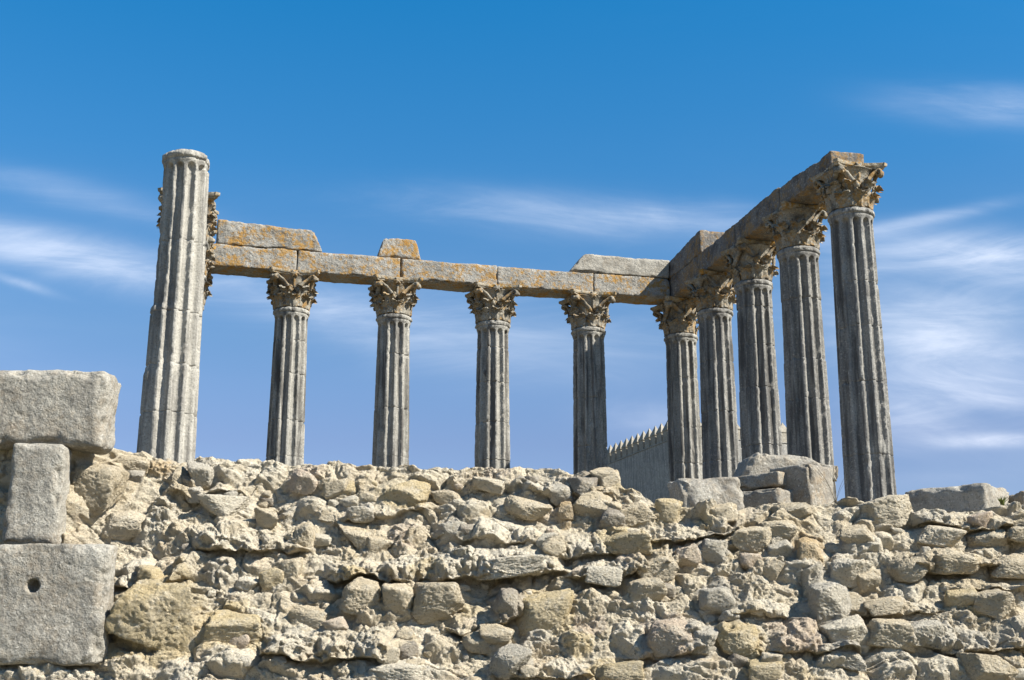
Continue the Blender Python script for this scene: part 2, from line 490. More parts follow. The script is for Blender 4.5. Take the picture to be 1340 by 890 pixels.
LOW = [leaf_mesh(.36, .165, .12, s) for s in (1, 2, 3)]
UPP = [leaf_mesh(.60, .17, .15, s) for s in (4, 5, 6)]
BELL = [bell_mesh(s) for s in (1, 2)]
VOL = {c: [volute_mesh(c * 1.22, s) for s in (1, 2)] for c in (.60, .665)}
ABA = {c: [abacus_mesh(c, s) for s in (1, 2, 3)] for c in (.60, .665)}
FLE = {c: [fleuron_mesh(c, s) for s in (1, 2)] for c in (.60, .665)}
M_ABA = mat_granite('abacus_lichened_marble', (.24, .20, .14), (.36, .32, .25), (.10, .09, .07), orange=.95, soot=.5, speck=30, bumpd=.014, sootcol=(.075, .068, .058))
for L_ in ABA.values():
    for me in L_: me.materials.append(M_ABA)
for L_ in (LOW, UPP, BELL, *VOL.values(), *FLE.values()):
    for me in L_: me.materials.append(M_CAP)

bprof = []
def torus_prof(r, z, hh, n=9):
    return [(r + hh * math.cos(a), z + hh * math.sin(a)) for a in np.linspace(-PI / 2, PI / 2, n)]
bprof = [(.3, .16)] + torus_prof(.60, .235, .075) + [(.575, .315), (.545, .345), (.55, .372)] + torus_prof(.555, .415, .043) + [(.52, .462), (.3, .462)]
bv, bf = lathe(bprof, 56); BASE = mesh_np('base', bv, bf); BASE.materials.append(M_COL)
pv, pf = block((1.42, 1.42, .16), 8, .06, .02, 1.); PLINTH = mesh_np('plinth', pv, pf); PLINTH.materials.append(M_COL)

def column(row, i, seed, label, c=.665, cap=True, mat=M_COL, group='fluted temple columns'):
    rs = random.Random(seed)
    p = tpos(row, i)
    t = thing('column', label, 'column', (p[0], p[1], FLOOR), AZ, group)
    link('plinth', PLINTH, None, t, (0, 0, .08)); link('base', BASE, None, t)
    link('shaft', shaft_mesh(seed, not cap), mat, t, (0, 0, SHAFT0 - FLOOR))
    if not cap: return t
    b = link('capital', rs.choice(BELL), None, t, (0, 0, ZN + CAP0 - FLOOR))
    b.scale = (1, 1, CAPH / 1.056)
    for k in range(8):
        if rs.random() > .07:
            l = link('acanthus_leaf', rs.choice(LOW), None, b, (0, 0, 0), (0, rs.uniform(-.02, .02), k * PI / 4 + PI / 8 * 0))
            l.scale = (1, 1, rs.uniform(.92, 1.05))
        if rs.random() > .07:
            l = link('acanthus_leaf', rs.choice(UPP), None, b, (0, 0, 0), (0, rs.uniform(-.02, .02), k * PI / 4 + PI / 8))
            l.scale = (1, 1, rs.uniform(.93, 1.04))
    for k in range(4):
        if rs.random() > .08: link('volute', rs.choice(VOL[c]), None, b, (0, 0, 0), (0, 0, k * PI / 2))
        link('fleuron', rs.choice(FLE[c]), None, b, (0, 0, 0), (0, 0, k * PI / 2))
    link('abacus', rs.choice(ABA[c]), None, b, (0, 0, 0), (0, 0, rs.randrange(4) * PI / 2))
    return t

column('l', 4, 101, 'pale free-standing fluted column without a capital, left of the colonnade', cap=False, mat=M_PALE)
column('l', 2, 102, 'column standing close behind the capital-less column, its dark capital against the sky')
column('l', 1, 103, 'column wedged between the left corner column and the one before it, mostly hidden')
column('b', 0, 104, 'left corner column carrying the left end of the back row lintel')
column('b', 1, 105, 'back row column under the long broken upper course, orange lichen on its capital')
column('b', 2, 106, 'back row column below the small trapezoid stone on the lintel')
column('b', 3, 107, 'back row column between the trapezoid stone and the slant-ended upper course')
column('b', 4, 108, 'dark shaded back row column beside the battlemented tower')
column('b', 5, 109, 'corner column where the back row meets the right-hand row')
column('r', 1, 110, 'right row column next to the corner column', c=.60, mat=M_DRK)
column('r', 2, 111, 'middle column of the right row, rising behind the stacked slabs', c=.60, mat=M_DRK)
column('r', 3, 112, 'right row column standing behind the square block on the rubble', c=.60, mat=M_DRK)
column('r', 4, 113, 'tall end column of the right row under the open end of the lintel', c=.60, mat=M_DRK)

# ------------------------------------------------------------------ lintel blocks
ZA = ZN + CAP0 + CAPH + .002; HA = .585; DA = .80
def temple_block(name, label, cat, row, a, b, z0, h, depth, seed, mat, shape=None, group=None, wear=1., off=0., rad=.035):
    """block along a row from index a to b (in column spacings)"""
    p, q = tpos(row, a), tpos(row, b)
    d = q - p; L = float(np.hypot(*d)) - .012; c = (p + q) / 2
    n = np.array([d[1], -d[0]]) / np.hypot(*d)
    c = c + n * off
    v, f = block((L, depth, h), seed, .034, rad, wear, shape)
    o = link(name, mesh_np(name, v, f), mat, None, (c[0], c[1], z0 + h / 2), (0, 0, math.atan2(d[1], d[0])))
    return tag(o, label, cat, group)

def sh_end(v, h):
    v = v.copy(); top = (v[:, 2] / h[2] + 1) / 2
    v[:, 2] -= top * .13 * sstep(-1., 1., v[:, 0] / h[0]); return v
GA = 'lintel blocks resting on the capitals'
temple_block('architrave_block', 'leftmost back row lintel block, yellow lichen, under the long broken course', 'lintel', 'b', .12, 1.02, ZA, HA, DA, 21, M_ARC, group=GA)
temple_block('architrave_block', 'back row lintel block between the broken course and the small trapezoid stone', 'lintel', 'b', 1.02, 2.03, ZA, HA, DA, 22, M_ARC, group=GA)
temple_block('architrave_block', 'back row lintel block running right from under the trapezoid stone', 'lintel', 'b', 2.03, 3.01, ZA, HA - .01, DA, 23, M_ARC, group=GA)
temple_block('architrave_block', 'bare-topped back row lintel block left of the slant-ended course', 'lintel', 'b', 3.01, 4.02, ZA, HA - .02, DA, 24, M_ARC, group=GA)
temple_block('architrave_block', 'back row lintel block beneath the slant-ended course, crossed by a diagonal shadow', 'lintel', 'b', 4.02, 4.845, ZA, HA - .01, DA, 25, M_ARC, group=GA)
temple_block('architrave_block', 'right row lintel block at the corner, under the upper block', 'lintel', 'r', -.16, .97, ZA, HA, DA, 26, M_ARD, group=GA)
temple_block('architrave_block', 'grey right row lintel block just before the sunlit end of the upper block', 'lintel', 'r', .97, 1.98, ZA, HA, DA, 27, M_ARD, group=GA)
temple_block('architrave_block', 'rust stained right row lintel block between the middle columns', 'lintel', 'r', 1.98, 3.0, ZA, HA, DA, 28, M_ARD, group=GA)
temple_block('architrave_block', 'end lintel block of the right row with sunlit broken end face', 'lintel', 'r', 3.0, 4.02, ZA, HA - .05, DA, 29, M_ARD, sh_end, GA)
GF = 'upper course blocks on the lintel'
def sh_left(v, h):
    v = v.copy(); x = v[:, 0] / h[0]; top = (v[:, 2] / h[2] + 1) / 2
    v[:, 0] -= top * sstep(.75, 1.0, x) * .22
    v[:, 2] -= top * (.10 * sstep(-1, 1, x)); return v
def sh_trap(v, h):
    v = v.copy(); top = (v[:, 2] / h[2] + 1) / 2
    x = v[:, 0] / h[0]
    v[:, 0] -= top * np.where(x < 0, x * .17, x * .15); return v
def sh_right(v, h):
    v = v.copy(); x = v[:, 0] / h[0]; top = (v[:, 2] / h[2] + 1) / 2
    v[:, 0] += top * sstep(-.6, -1.0, x) * .42; return v
def sh_corner(v, h):
    v = v.copy(); x = v[:, 0] / h[0]; top = (v[:, 2] / h[2] + 1) / 2
    v[:, 2] -= top * .21 * (1 - x) / 2; return v
ZF = ZA + HA + .004
temple_block('frieze_block', 'long broken upper course block on the left end of the back row', 'stone block', 'b', .25, 1.26, ZF, .67, .78, 31, M_ARC, sh_left, GF, 1.3)
temple_block('frieze_block', 'small trapezoid stone sitting alone on the back row lintel', 'stone block', 'b', 1.80, 2.24, ZF, .56, .60, 32, M_ARC, sh_trap, GF, 1.0, .05)
temple_block('frieze_block', 'pale slant-ended upper course block on the back row next to the corner', 'stone block', 'b', 3.77, 4.85, ZF, .53, .78, 33, M_BLK, sh_right, GF, 1.0)
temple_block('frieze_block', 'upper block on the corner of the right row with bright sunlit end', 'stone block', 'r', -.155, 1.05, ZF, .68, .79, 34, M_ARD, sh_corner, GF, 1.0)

# ------------------------------------------------------------------ battlemented tower far behind
def tower():
    A0 = at_depth(890, 569.5, 81.0)                # near corner, parapet level
    d1 = np.array([-2.9, 8.0]); d1 /= np.hypot(*d1); d2 = np.array([d1[1], -d1[0]])
    zt = A0[2]
    t = thing('battlemented_tower', 'grey battlemented tower far behind the colonnade, pointed merlons along its top', 'tower', (A0[0], A0[1], 0), math.atan2(d2[1], d2[0]))
    # local x = d2 (front face to the right), local y = d1 (side face going away)
    LX, LY, th = 8.2, 13.5, .7
    def box(x0, y0, z0, x1, y1, z1, step=.9, rad=.03):
        v, f = block((x1 - x0, y1 - y0, z1 - z0), 41, step, rad, .25)
        return v + np.array([(x0 + x1) / 2, (y0 + y1) / 2, (z0 + z1) / 2]), f
    v, f = box(0, 0, 0, LX, LY, zt - .05)
    link('wall', mesh_np('wall', v, f, False), M_TOW, t)
    v, f = box(-.035, -.035, zt - .048, LX + .035, LY + .035, zt + .02, .4, .015)
    link('coping', mesh_np('coping', v, f, False), M_TOW, t)
    w, hh, hp = .60, .66, .66
    v0 = []; fs = []
    for (s, z) in ((1, 0), (1, hh), (1.16, hh), (1.16, hh + .05)):
        for x, y in ((-1, -1), (1, -1), (1, 1), (-1, 1)): v0.append((x * s * .21, y * s * .33, z))
    v0.append((0, 0, hh + .05 + hp))
    q = grid_faces(4, 4, True); tr = np.array([[12 + j, 12 + (j + 1) % 4, 16] for j in range(4)])
    mer = mesh_np('merlon', v0, [q, tr], False); mer.materials.append(M_TOP)
    sp = .90
    for k in range(int(LY / sp)): link('merlon', mer, None, t, (.25, .36 + k * sp, zt + .021))
    for k in range(1, int(LX / sp)): link('merlon', mer, None, t, (.35 + k * sp, .25, zt + .021), (0, 0, PI / 2))
tower()

# ------------------------------------------------------------------ rubble podium front
FY0, FSL = 13.75, .68
def on_face(px, py):
    d = ray(px, py); k = FY0 / (d[1] - FSL * d[2])
    return np.array([d[0] * k, d[1] * k, EYE + d[2] * k])
def zr_of(px, py): return on_face(px, py)[2] - EYE

SIL = [(-60, 560), (0, 560), (60, 566), (100, 590), (140, 590), (180, 594), (215, 607), (240, 612), (262, 600), (330, 603), (385, 609), (440, 615), (500, 614),
       (560, 614), (640, 611), (700, 615), (760, 622), (795, 626), (815, 640), (850, 653), (880, 664), (960, 668), (1010, 666), (1080, 661), (1130, 658), (1175, 662), (1192, 676), (1250, 668), (1320, 665), (1400, 660)]
SX = np.array([on_face(*s)[0] for s in SIL]); SZ = np.array([zr_of(*s) for s in SIL])

# shelves: lower edge as photo points, how far it juts out, how far up it fades
SHELF = [([(262, 724), (330, 730), (402, 722)], .20, .32), ([(432, 758), (520, 764), (600, 762), (690, 757), (735, 750)], .22, .36),
         ([(735, 735), (800, 728), (850, 722)], .16, .25), ([(742, 764), (800, 766), (845, 752), (905, 738)], .18, .22), ([(850, 716), (905, 708), (965, 700)], .20, .20),
         ([(340, 860), (400, 868), (470, 866), (515, 872)], .18, .42), ([(585, 828), (650, 818), (690, 806)], .16, .26), ([(155, 768), (210, 770), (240, 762)], .16, .25),
         ([(560, 700), (640, 716), (700, 718)], .10, .2), ([(440, 690), (500, 684), (560, 668)], .10, .16), ([(230, 655), (280, 655), (320, 650)], .12, .2),
         ([(690, 650), (740, 655), (800, 650)], .08, .16), ([(1030, 812), (955, 812), (930, 808)], .12, .2), ([(1120, 805), (1180, 806), (1230, 800)], .14, .2),
         ([(1170, 752), (1230, 752), (1300, 742), (1345, 744)], .16, .22), ([(1195, 690), (1240, 690), (1290, 698), (1345, 700)], .14, .2), ([(1000, 862), (1080, 862), (1130, 858)], .12, .2),
         ([(1180, 852), (1260, 856), (1345, 858)], .16, .24), ([(640, 886), (720, 888), (780, 884)], .1, .2), ([(820, 862), (880, 864), (930, 858)], .12, .2), ([(1250, 775), (1300, 778), (1350, 780)], .1, .16)]

def shelf_field(X, Zr):
    D = np.zeros_like(X)
    for pts, amp, up in SHELF:
        w = np.array([on_face(*p) for p in pts]); o = np.argsort(w[:, 0])
        xs, zs = w[o, 0], w[o, 2] - EYE
        e = np.interp(X, xs, zs)
        win = sstep(xs[0] - .12, xs[0] + .12, X) * (1 - sstep(xs[-1] - .12, xs[-1] + .12, X))
        r = Zr - e
        D += amp * win * np.where(r > 0, sstep(0, .035, r) * (1 - sstep(.05, up * 1.3, r)), 0)
        D -= amp * .36 * win * np.where(r <= 0.01, sstep(-.17, -.015, r), 0)
    return D

def worley(X, Z, sx, sz, seed):
    """nearest and second distance to jittered points, cell id and offset to the nearest"""
    rs = np.random.RandomState(seed); J = rs.rand(512, 2)
    gx, gz = X / sx, Z / sz; ix, iz = np.floor(gx).astype(int), np.floor(gz).astype(int)
    F1 = np.full(X.shape, 9.); F2 = np.full(X.shape, 9.); ID = np.zeros(X.shape, int); OX = np.zeros(X.shape); OZ = np.zeros(X.shape)
    for a in (-1, 0, 1):
        for b in (-1, 0, 1):
            cx, cz = ix + a, iz + b
            h = (cx * 73 + cz * 157 + (cx * cz) * 7) % 512
            px = cx + .12 + .76 * J[h, 0] + .5 * (cz % 2); pz = cz + .15 + .7 * J[h, 1]
            dx, dz = gx - px, gz - pz; d = np.hypot(dx, dz)
            n = d < F1
            F2 = np.where(n, F1, np.minimum(F2, d)); F1 = np.where(n, d, F1)
            ID = np.where(n, h, ID); OX = np.where(n, dx, OX); OZ = np.where(n, dz, OZ)
    return F1, F2, ID, OX, OZ

TINTS = np.array([1.16, 1.13, 1.07]) * np.array([(.46, .40, .30), (.52, .46, .36), (.42, .35, .24), (.50, .45, .37), (.38, .35, .29), (.45, .36, .26), (.55, .50, .42), (.40, .32, .20)])

PAL = dict(w=(.66, .605, .50), t=(.57, .48, .34), y=(.56, .45, .26), o=(.54, .39, .21), p=(.57, .46, .36), g=(.50, .465, .40), d=(.31, .27, .225), k=(.62, .545, .42))
STONES = '''125 640 74 62 t;172 612 45 30 t;212 617 30 25 o;236 626 18 26 t;262 622 36 34 g;303 620 70 38 w;348 618 50 34 w;245 648 46 17 t;292 660 60 26 w;349 678 32 26 t
398 631 36 28 p;405 660 40 26 w;374 672 20 26 g;200 690 50 46 w;305 706 76 30 w;368 706 60 28 k;398 703 26 36 t;189 750 54 34 w;291 751 38 34 w;250 745 40 30 k
380 745 30 28 t;203 812 108 92 y;478 637 30 18 t;480 652 26 15 t;529 648 62 34 y;583 653 38 22 t;610 665 62 30 w;455 661 22 16 d;472 672 34 22 g;433 677 30 14 t
464 702 48 40 t;495 714 36 20 t;531 699 50 34 p;590 697 36 32 g;640 699 76 36 w;691 706 34 24 w;420 708 30 16 w;470 745 72 32 k;530 742 62 30 w;592 742 90 34 w
664 741 92 30 w;690 667 60 24 t;685 640 30 26 g;764 638 38 28 d;735 648 34 26 g;704 645 36 34 w;797 630 30 26 t;808 649 42 20 t;774 662 52 36 t;834 672 46 26 t
801 682 32 30 d;740 671 20 26 o;720 672 32 22 p;768 712 62 38 k;821 711 60 32 y;725 718 30 28 t;875 668 36 28 y;916 665 44 24 t;912 679 34 18 w;946 672 38 24 t
900 728 34 28 p;931 722 40 30 g;825 739 44 28 p;860 745 52 30 t;475 783 56 44 t;520 785 40 40 t;571 787 70 50 t;301 826 82 50 y;405 808 52 26 t;395 780 26 18 w
418 783 40 18 w;385 842 62 34 w;442 838 66 34 k;492 846 50 36 w;300 870 84 30 w;546 846 60 48 w;525 881 80 28 w;582 840 44 38 k;711 802 84 42 y;664 790 38 34 d
668 866 50 38 g;650 830 44 24 t;700 832 36 28 g;625 841 40 22 t;874 836 62 46 p;937 788 44 38 g;820 832 36 30 w;757 838 40 36 y;810 880 62 30 y;846 775 50 36 t
850 800 42 20 w;920 842 36 38 g;950 842 32 30 t;886 880 70 28 w;991 800 84 28 w;1087 787 54 50 g;1114 792 40 30 t;1040 836 74 46 p;966 840 54 34 y;1167 832 70 42 t
1108 830 62 36 w;1158 793 54 20 t;1255 836 50 34 g;1210 830 46 32 g;1258 787 42 30 y;1300 789 54 32 t;1167 871 54 40 w;1226 876 60 32 w;1292 876 74 38 t;1104 862 52 22 g
1084 881 42 30 w;1000 878 42 28 y;1052 744 56 44 g;1010 745 32 26 t;1188 745 46 28 t;1036 669 52 20 t;1160 668 70 38 k;1114 676 42 16 w;986 705 60 34 t;1018 695 46 28 t
1059 721 32 30 o;1022 722 36 26 g;1212 675 54 28 g;1290 706 52 24 t;1230 702 60 26 k;1250 736 72 26 t;1322 742 54 30 t;1130 722 60 38 w;1112 748 50 36 w;740 870 44 22 w
60 880 120 24 w;165 880 80 26 k;235 880 60 28 w;245 700 40 26 k;330 640 40 24 k;440 640 36 22 t;640 635 44 18 k;600 632 40 16 t;550 628 44 16 k
215 672 46 28 w;160 690 60 36 k;360 790 44 20 k;345 812 40 22 w;780 790 44 30 k;790 755 46 24 w;980 765 44 34 k;1120 700 44 26 t;1180 705 44 26 k;1340 700 50 26 t
1330 830 50 40 k;1130 760 40 28 t;1180 775 50 20 w;1220 770 50 22 k;1340 780 40 26 w'''
specs = []
for ln in STONES.replace('\n', ';').split(';'):
    a = ln.split(); specs.append((float(a[0]), float(a[1]), float(a[2]), float(a[3]), a[4]))
LUMPS = []; keep = []
for i_, sp_ in enumerate(specs):
    p_ = on_face(sp_[0], sp_[1]); m_ = ppm(p_); W_, H_ = sp_[2] / m_, sp_[3] / m_
    solo = (sp_[4] in 'wk' and i_ % 4 != 0) or (i_ % 5 == 2 and sp_[2] < 80)
    LUMPS.append((p_[0], p_[2] - EYE, W_ * (.56 if solo else .70), H_ * (.60 if solo else .78), (.46 if solo else .30) * min(H_ * 1.3, .34), sp_[4], 700 + i_))
    if not solo: keep.append(sp_)
specs = keep
_r = random.Random(9)
for i_ in range(300):
    px_, py_ = _r.uniform(-500, 1840), _r.uniform(610, 1010)
    if (px_ < 165 and 470 < py_ < 870) or any(abs(px_ - q[0]) < q[2] * .6 and abs(py_ - q[1]) < q[3] * .6 for q in specs): continue
    p_ = on_face(px_, py_)
    w_ = _r.uniform(.10, .26)
    LUMPS.append((p_[0], p_[2] - EYE, w_, w_ * _r.uniform(.45, .75), _r.uniform(.035, .09), _r.choice('wkktwtkgyp'), 1500 + i_))

def rubble():
    root = thing('rubble_wall', 'ruined podium front of pale rubble stones set in crumbling mortar', 'wall', (0, FY0, 0))
    nx = 1950
    X1 = np.linspace(-11.2, 11.2, nx)
    zlow = -1.62
    s = np.concatenate([np.linspace(0, .34, 60, endpoint=False), np.linspace(.34, 1, 400), 1 + np.linspace(.0, 1, 46)[1:]])
    ns = len(s)
    top = np.interp(X1, SX, SZ)
    top = top + .035 * fbm(np.stack([X1 * 3.1, X1 * 0, X1 * 0 + 4], -1), 4)
    X, S = np.meshgrid(X1, s)
    T = np.broadcast_to(top, X.shape)
    on = np.minimum(S, 1); back = np.maximum(S - 1, 0)
    Zr = zlow + (T - zlow) * on
    Y = FY0 + FSL * Zr + back * 1.9
    Zr = Zr - back * .12 - sstep(0.2, 1., back) * np.maximum(0, T - 2.05) * .9
    wx = X + .09 * fbm(np.stack([X * 2.3, Zr * 2.3, X * 0], -1).reshape(-1, 3), 3).reshape(X.shape)
    wz = Zr + Y * .0 + back * 1.9 + .06 * fbm(np.stack([X * 2.3, Zr * 2.3, X * 0 + 31], -1).reshape(-1, 3), 3).reshape(X.shape)
    wx0 = X + .022 * fbm(np.stack([X * 7, Zr * 7, X * 0 + 3], -1).reshape(-1, 3), 3).reshape(X.shape); wz0 = Zr + .018 * fbm(np.stack([X * 7, Zr * 7, X * 0 + 13], -1).reshape(-1, 3), 3).reshape(X.shape)
    P3 = np.stack([X, Y * .9, wz], -1).reshape(-1, 3)
    rs = np.random.RandomState(2)
    DS = .95 * shelf_field(X + .05 * fbm(P3 * 3, 2).reshape(X.shape), Zr + .035 * fbm(P3 * 4.5 + 9, 3).reshape(X.shape))
    D = .10 * fbm(P3 * .9, 3).reshape(X.shape)
    tint = np.zeros((X.size, 3)); tint[:] = (.64, .565, .435)
    for (sx, sz, sd, amp, keep) in ((.46, .26, 3, .085, .45), (.22, .14, 8, .030, .35)):
        F1, F2, ID, OX, OZ = worley(wx, wz, sx, sz, sd)
        kr = rs.rand(512); gx = rs.normal(size=512) * .45; gz = rs.normal(size=512) * .4; hh = .45 + .75 * rs.rand(512)
        on_ = (kr < keep)[ID] * 1.0
        edge = sstep(.03, .34, F2 - F1)
        dome = np.clip(1 - .42 * F1 ** 2 + gx[ID] * OX + gz[ID] * OZ, 0, 1.5)
        D += amp * on_ * edge * dome * hh[ID] - amp * .35 * (1 - sstep(.0, .12, F2 - F1)) * on_
        tt = TINTS[ID % 8]
        m = (on_ * sstep(.08, .22, F2 - F1)).reshape(-1, 1) * (.75 if amp > .1 else .4)
        tint = tint * (1 - m) + tt.reshape(-1, 3) * m
    for (lx, lz, la, lb, amp, tn, sd) in LUMPS:
        i0, i1 = np.searchsorted(X1, lx - la * 1.7), np.searchsorted(X1, lx + la * 1.7)
        if i1 - i0 < 3: continue
        r_ = np.random.RandomState(sd)
        sl = (slice(0, 460), slice(i0, i1))
        uu = (wx0[sl] - lx) / la; vv = (wz0[sl] - lz) / lb
        f_ = np.full(uu.shape, .62 + r_.uniform(-.1, .1)) + r_.uniform(-.22, .22) * uu + r_.uniform(-.1, .25) * vv
        k0 = r_.uniform(0, 2 * PI)
        for kk in range(8):
            an = k0 + kk * PI / 4 + r_.uniform(-.3, .3); sl_ = r_.uniform(.9, 1.9)
            f_ = np.minimum(f_, sl_ * (r_.uniform(.85, 1.12) - math.cos(an) * uu - math.sin(an) * vv))
        f_ = np.maximum(f_, -.12 * np.exp(-np.maximum(0, -f_) * 5) * (f_ < 0))
        D[sl] += amp * f_
        m_ = (np.clip(f_, 0, .18) / .18 * .8)[..., None]
        tt_ = tint.reshape(ns, nx, 3); tt_[sl] = tt_[sl] * (1 - m_) + np.array(PAL[tn]) * r_.uniform(.9, 1.08) * m_
    n1 = fbm(P3 * 5.5, 4).reshape(X.shape); n2 = fbm(P3 * 17, 4).reshape(X.shape)
    n3 = fbm(P3 * 9 + 40, 3).reshape(X.shape)
    D += .055 * fbm(P3 * np.array([1.7, 1.7, 4.6]) + 70, 4, .55).reshape(X.shape) - .10 * np.maximum(0, fbm(P3 * np.array([2.2, 2.2, 6.5]) + 90, 3).reshape(X.shape) - .30)
    rough_ = np.clip(.62 + 1.1 * fbm(P3 * 1.5 + 33, 3).reshape(X.shape), .22, 1.35)
    D += .014 * n1 + rough_ * .032 * fbm(P3 * 10, 5, .62).reshape(X.shape) - .05 * np.maximum(0, n3 - .28)
    D += rough_ * .012 * fbm(P3 * 27 + 60, 2, .7).reshape(X.shape) - .028 * np.maximum(0, fbm(P3 * 15 + 200, 3).reshape(X.shape) - .32)
    fade = 1 - sstep(.35, 1., back)
    D = D * fade; DS = DS * fade * (1 + .5 * fbm(P3 * 4 + 5, 3).reshape(X.shape))
    # push out along the face normal, turning to straight up behind the crest
    b = sstep(-.03, .3, back + (S > 1) * .05)
    ny = -(1 - b) * .90; nz = (1 - b) * .42 + b * .7
    xl = on_face(150, 700)[0]
    pier = 1 - sstep(xl - .50, xl - .08, X + .12 * fbm(P3 * 3.3 + 77, 3).reshape(X.shape))
    wv = fbm(P3 * np.array([9, 9, 9]) + 120, 4, .6).reshape(X.shape)
    DS = DS + np.clip(np.abs(DS), 0, .2) * .35 * wv
    Y = np.where(back > 0, Y, Y - pier * np.maximum(0, Y - (14.32 + .12 * Zr)))
    v = np.stack([X, Y + ny * D - DS - FY0, EYE + Zr + nz * D - .10 * DS], -1).reshape(-1, 3)
    link('mortar_core', mesh_np('mortar_core', v, grid_faces(ns, nx), True, tint), M_RUB, root)
    return root, (X1, s, v.reshape(ns, nx, 3))

ROOT, _core = rubble()
CX1, CS, CV = _core
_msk = CS <= 1.0
def core_y(x, z):
    """y of the rubble face at this x and height"""
    i = int(np.clip(np.searchsorted(CX1, x), 1, len(CX1) - 1)); col = CV[_msk, i]
    j = int(np.argmin(np.abs(col[:, 2] - z))); return col[j, 1] + FY0

order = sorted(range(len(specs)), key=lambda i: -specs[i][2] * specs[i][3])
part_ids = set(order[:99])
stv, stf, stt, off = [], [], [], 0
def stone_geo(px, py, w, h, tone, seed, level, sink=None):
    p = on_face(px, py); m = ppm(p)
    if sink is None: sink = .54 if tone in 'wk' else .47
    W, Hh = w / m * 1.06, h / m * 1.10
    Dp = max(.6 * W, .9 * Hh) * (1.0 if W < .6 else .75)
    rs = np.random.RandomState(seed)
    v, f = rock((W, Dp, Hh), seed, level, rs.uniform(.25, .85), 1.0, .8 if w > 80 else rs.uniform(0, .6))
    a, b = rs.uniform(-.22, .22), rs.uniform(-.18, .18)
    ca, sa, cb, sb = math.cos(a), math.sin(a), math.cos(b), math.sin(b)
    v = v @ np.array([[ca, 0, -sa], [0, 1, 0], [sa, 0, ca]]).T
    v = v @ np.array([[1, 0, 0], [0, math.cos(.35), -math.sin(.35)], [0, math.sin(.35), math.cos(.35)]]).T
    y = min(core_y(p[0], p[2]), core_y(p[0], p[2] - Hh * .25), core_y(p[0], p[2] + Hh * .25) )
    y = y * .75 + .25 * p[1]
    y = y + Dp * (.5 - sink) - .0
    k = y / p[1]                                  # keep it where the ray meets the wall
    q = np.array([p[0] * k, y, EYE + (p[2] - EYE) * k])
    t = np.array(PAL[tone]) * rs.uniform(.88, 1.10)
    return v, f, q, t
for i, (px, py, w, h, tone) in enumerate(specs):
    v, f, q, t = stone_geo(px, py, w, h, tone, 500 + i, 6 if w > 44 else 5)
    if i in part_ids:
        link('stone', mesh_np('stone', v, f, True, t), M_RUB, ROOT, (q[0], q[1] - FY0, q[2]))
    else:
        stv.append(v + q - np.array([0, FY0, 0])); stf.append(f + off); stt.append(np.tile(t, (len(v), 1))); off += len(v)
rr = random.Random(77)
tones = 'wwttykkgpd'
for i in range(240):
    px = rr.uniform(-420, 1760); py = rr.uniform(600, 1010)
    if py < 690 and px > 800: py += 60
    p = on_face(px, py)
    if p[2] - EYE > np.interp(p[0], SX, SZ) - .04: continue
    if px < 165 and 470 < py < 870: continue
    w = 9 + 26 * rr.random() ** 2; h = w * rr.uniform(.5, .85)
    v, f, q, t = stone_geo(px, py, w, h, rr.choice(tones), 3000 + i, 4 if w > 16 else 3, .48)
    stv.append(v + q - np.array([0, FY0, 0])); stf.append(f + off); stt.append(np.tile(t, (len(v), 1))); off += len(v)
o = link('small_stones', mesh_np('small_stones', np.vstack(stv), np.vstack(stf), True, np.vstack(stt)), M_RUB, ROOT)
o['kind'] = 'stuff'

# loose stones that have come free and lie on the wall
def loose(px, py, w, h, tone, seed, label, sink=.62):
    v, f, q, t = stone_geo(px, py, w, h, tone, seed, 5, sink)
    o = link('loose_stone', mesh_np('loose_stone', v, f, True, t), M_RUB, None, q)
    tag(o, label, 'stone', 'loose stones on the rubble')
loose(324, 764, 28, 16, 'w', 901, 'small pale stone lying in the dark recess under the left ledge')
loose(358, 756, 34, 24, 'y', 902, 'yellowish wedge-shaped stone leaning right of the small pale stone')
loose(716, 706, 26, 22, 'w', 903, 'rounded white stone on the middle ledge left of the square block of rubble')
loose(790, 624, 34, 22, 't', 904, 'tan angular stone perched on the crest where the rubble steps down')

# ------------------------------------------------------------------ dressed blocks
def dressed(name, label, cat, px, py, Y, w, d, h, seed, mat, rotz=0, rad=.05, wear=1.2, step=.022, hole=None, group=None, tilt=0, shape=None):
    """block whose front face centre is seen at px,py at distance Y"""
    p = at_depth(px, py, Y)
    v, f = block((w, d, h), seed, step, rad, wear, shape, hole)
    c = p + np.array([-math.sin(rotz), math.cos(rotz), 0]) * d / 2
    o = link(name, mesh_np(name, v, f), mat, None, c, (0, tilt, rotz))
    return tag(o, label, cat, group)

GL = 'squared blocks at the left end of the wall'
def sz(px, Y): return px / (F / (Y * .975))
dressed('granite_block', 'long grey granite block topmost at the left, jutting over the rubble', 'stone block', 40, 532, 14.35, sz(200, 14.6), .62, sz(108, 14.6), 58, M_BLK, R(1), .10, .9, tilt=R(1), group=GL)
dressed('granite_block', 'upright grey block standing under the long top block', 'stone block', 43, 645, 14.25, sz(72, 14.4), .35, sz(136, 14.6), 59, M_BLK, 0, .07, .8, tilt=R(1), group=GL)
dressed('granite_block', 'large square grey block with a round hole in its face', 'stone block', 40, 789, 13.75, sz(196, 13.8), .34, sz(156, 13.9), 53, M_BLK, 0, .10, .9, .016, hole=(sz(0, 13.8), sz(22, 13.8), .066, .17), group=GL)

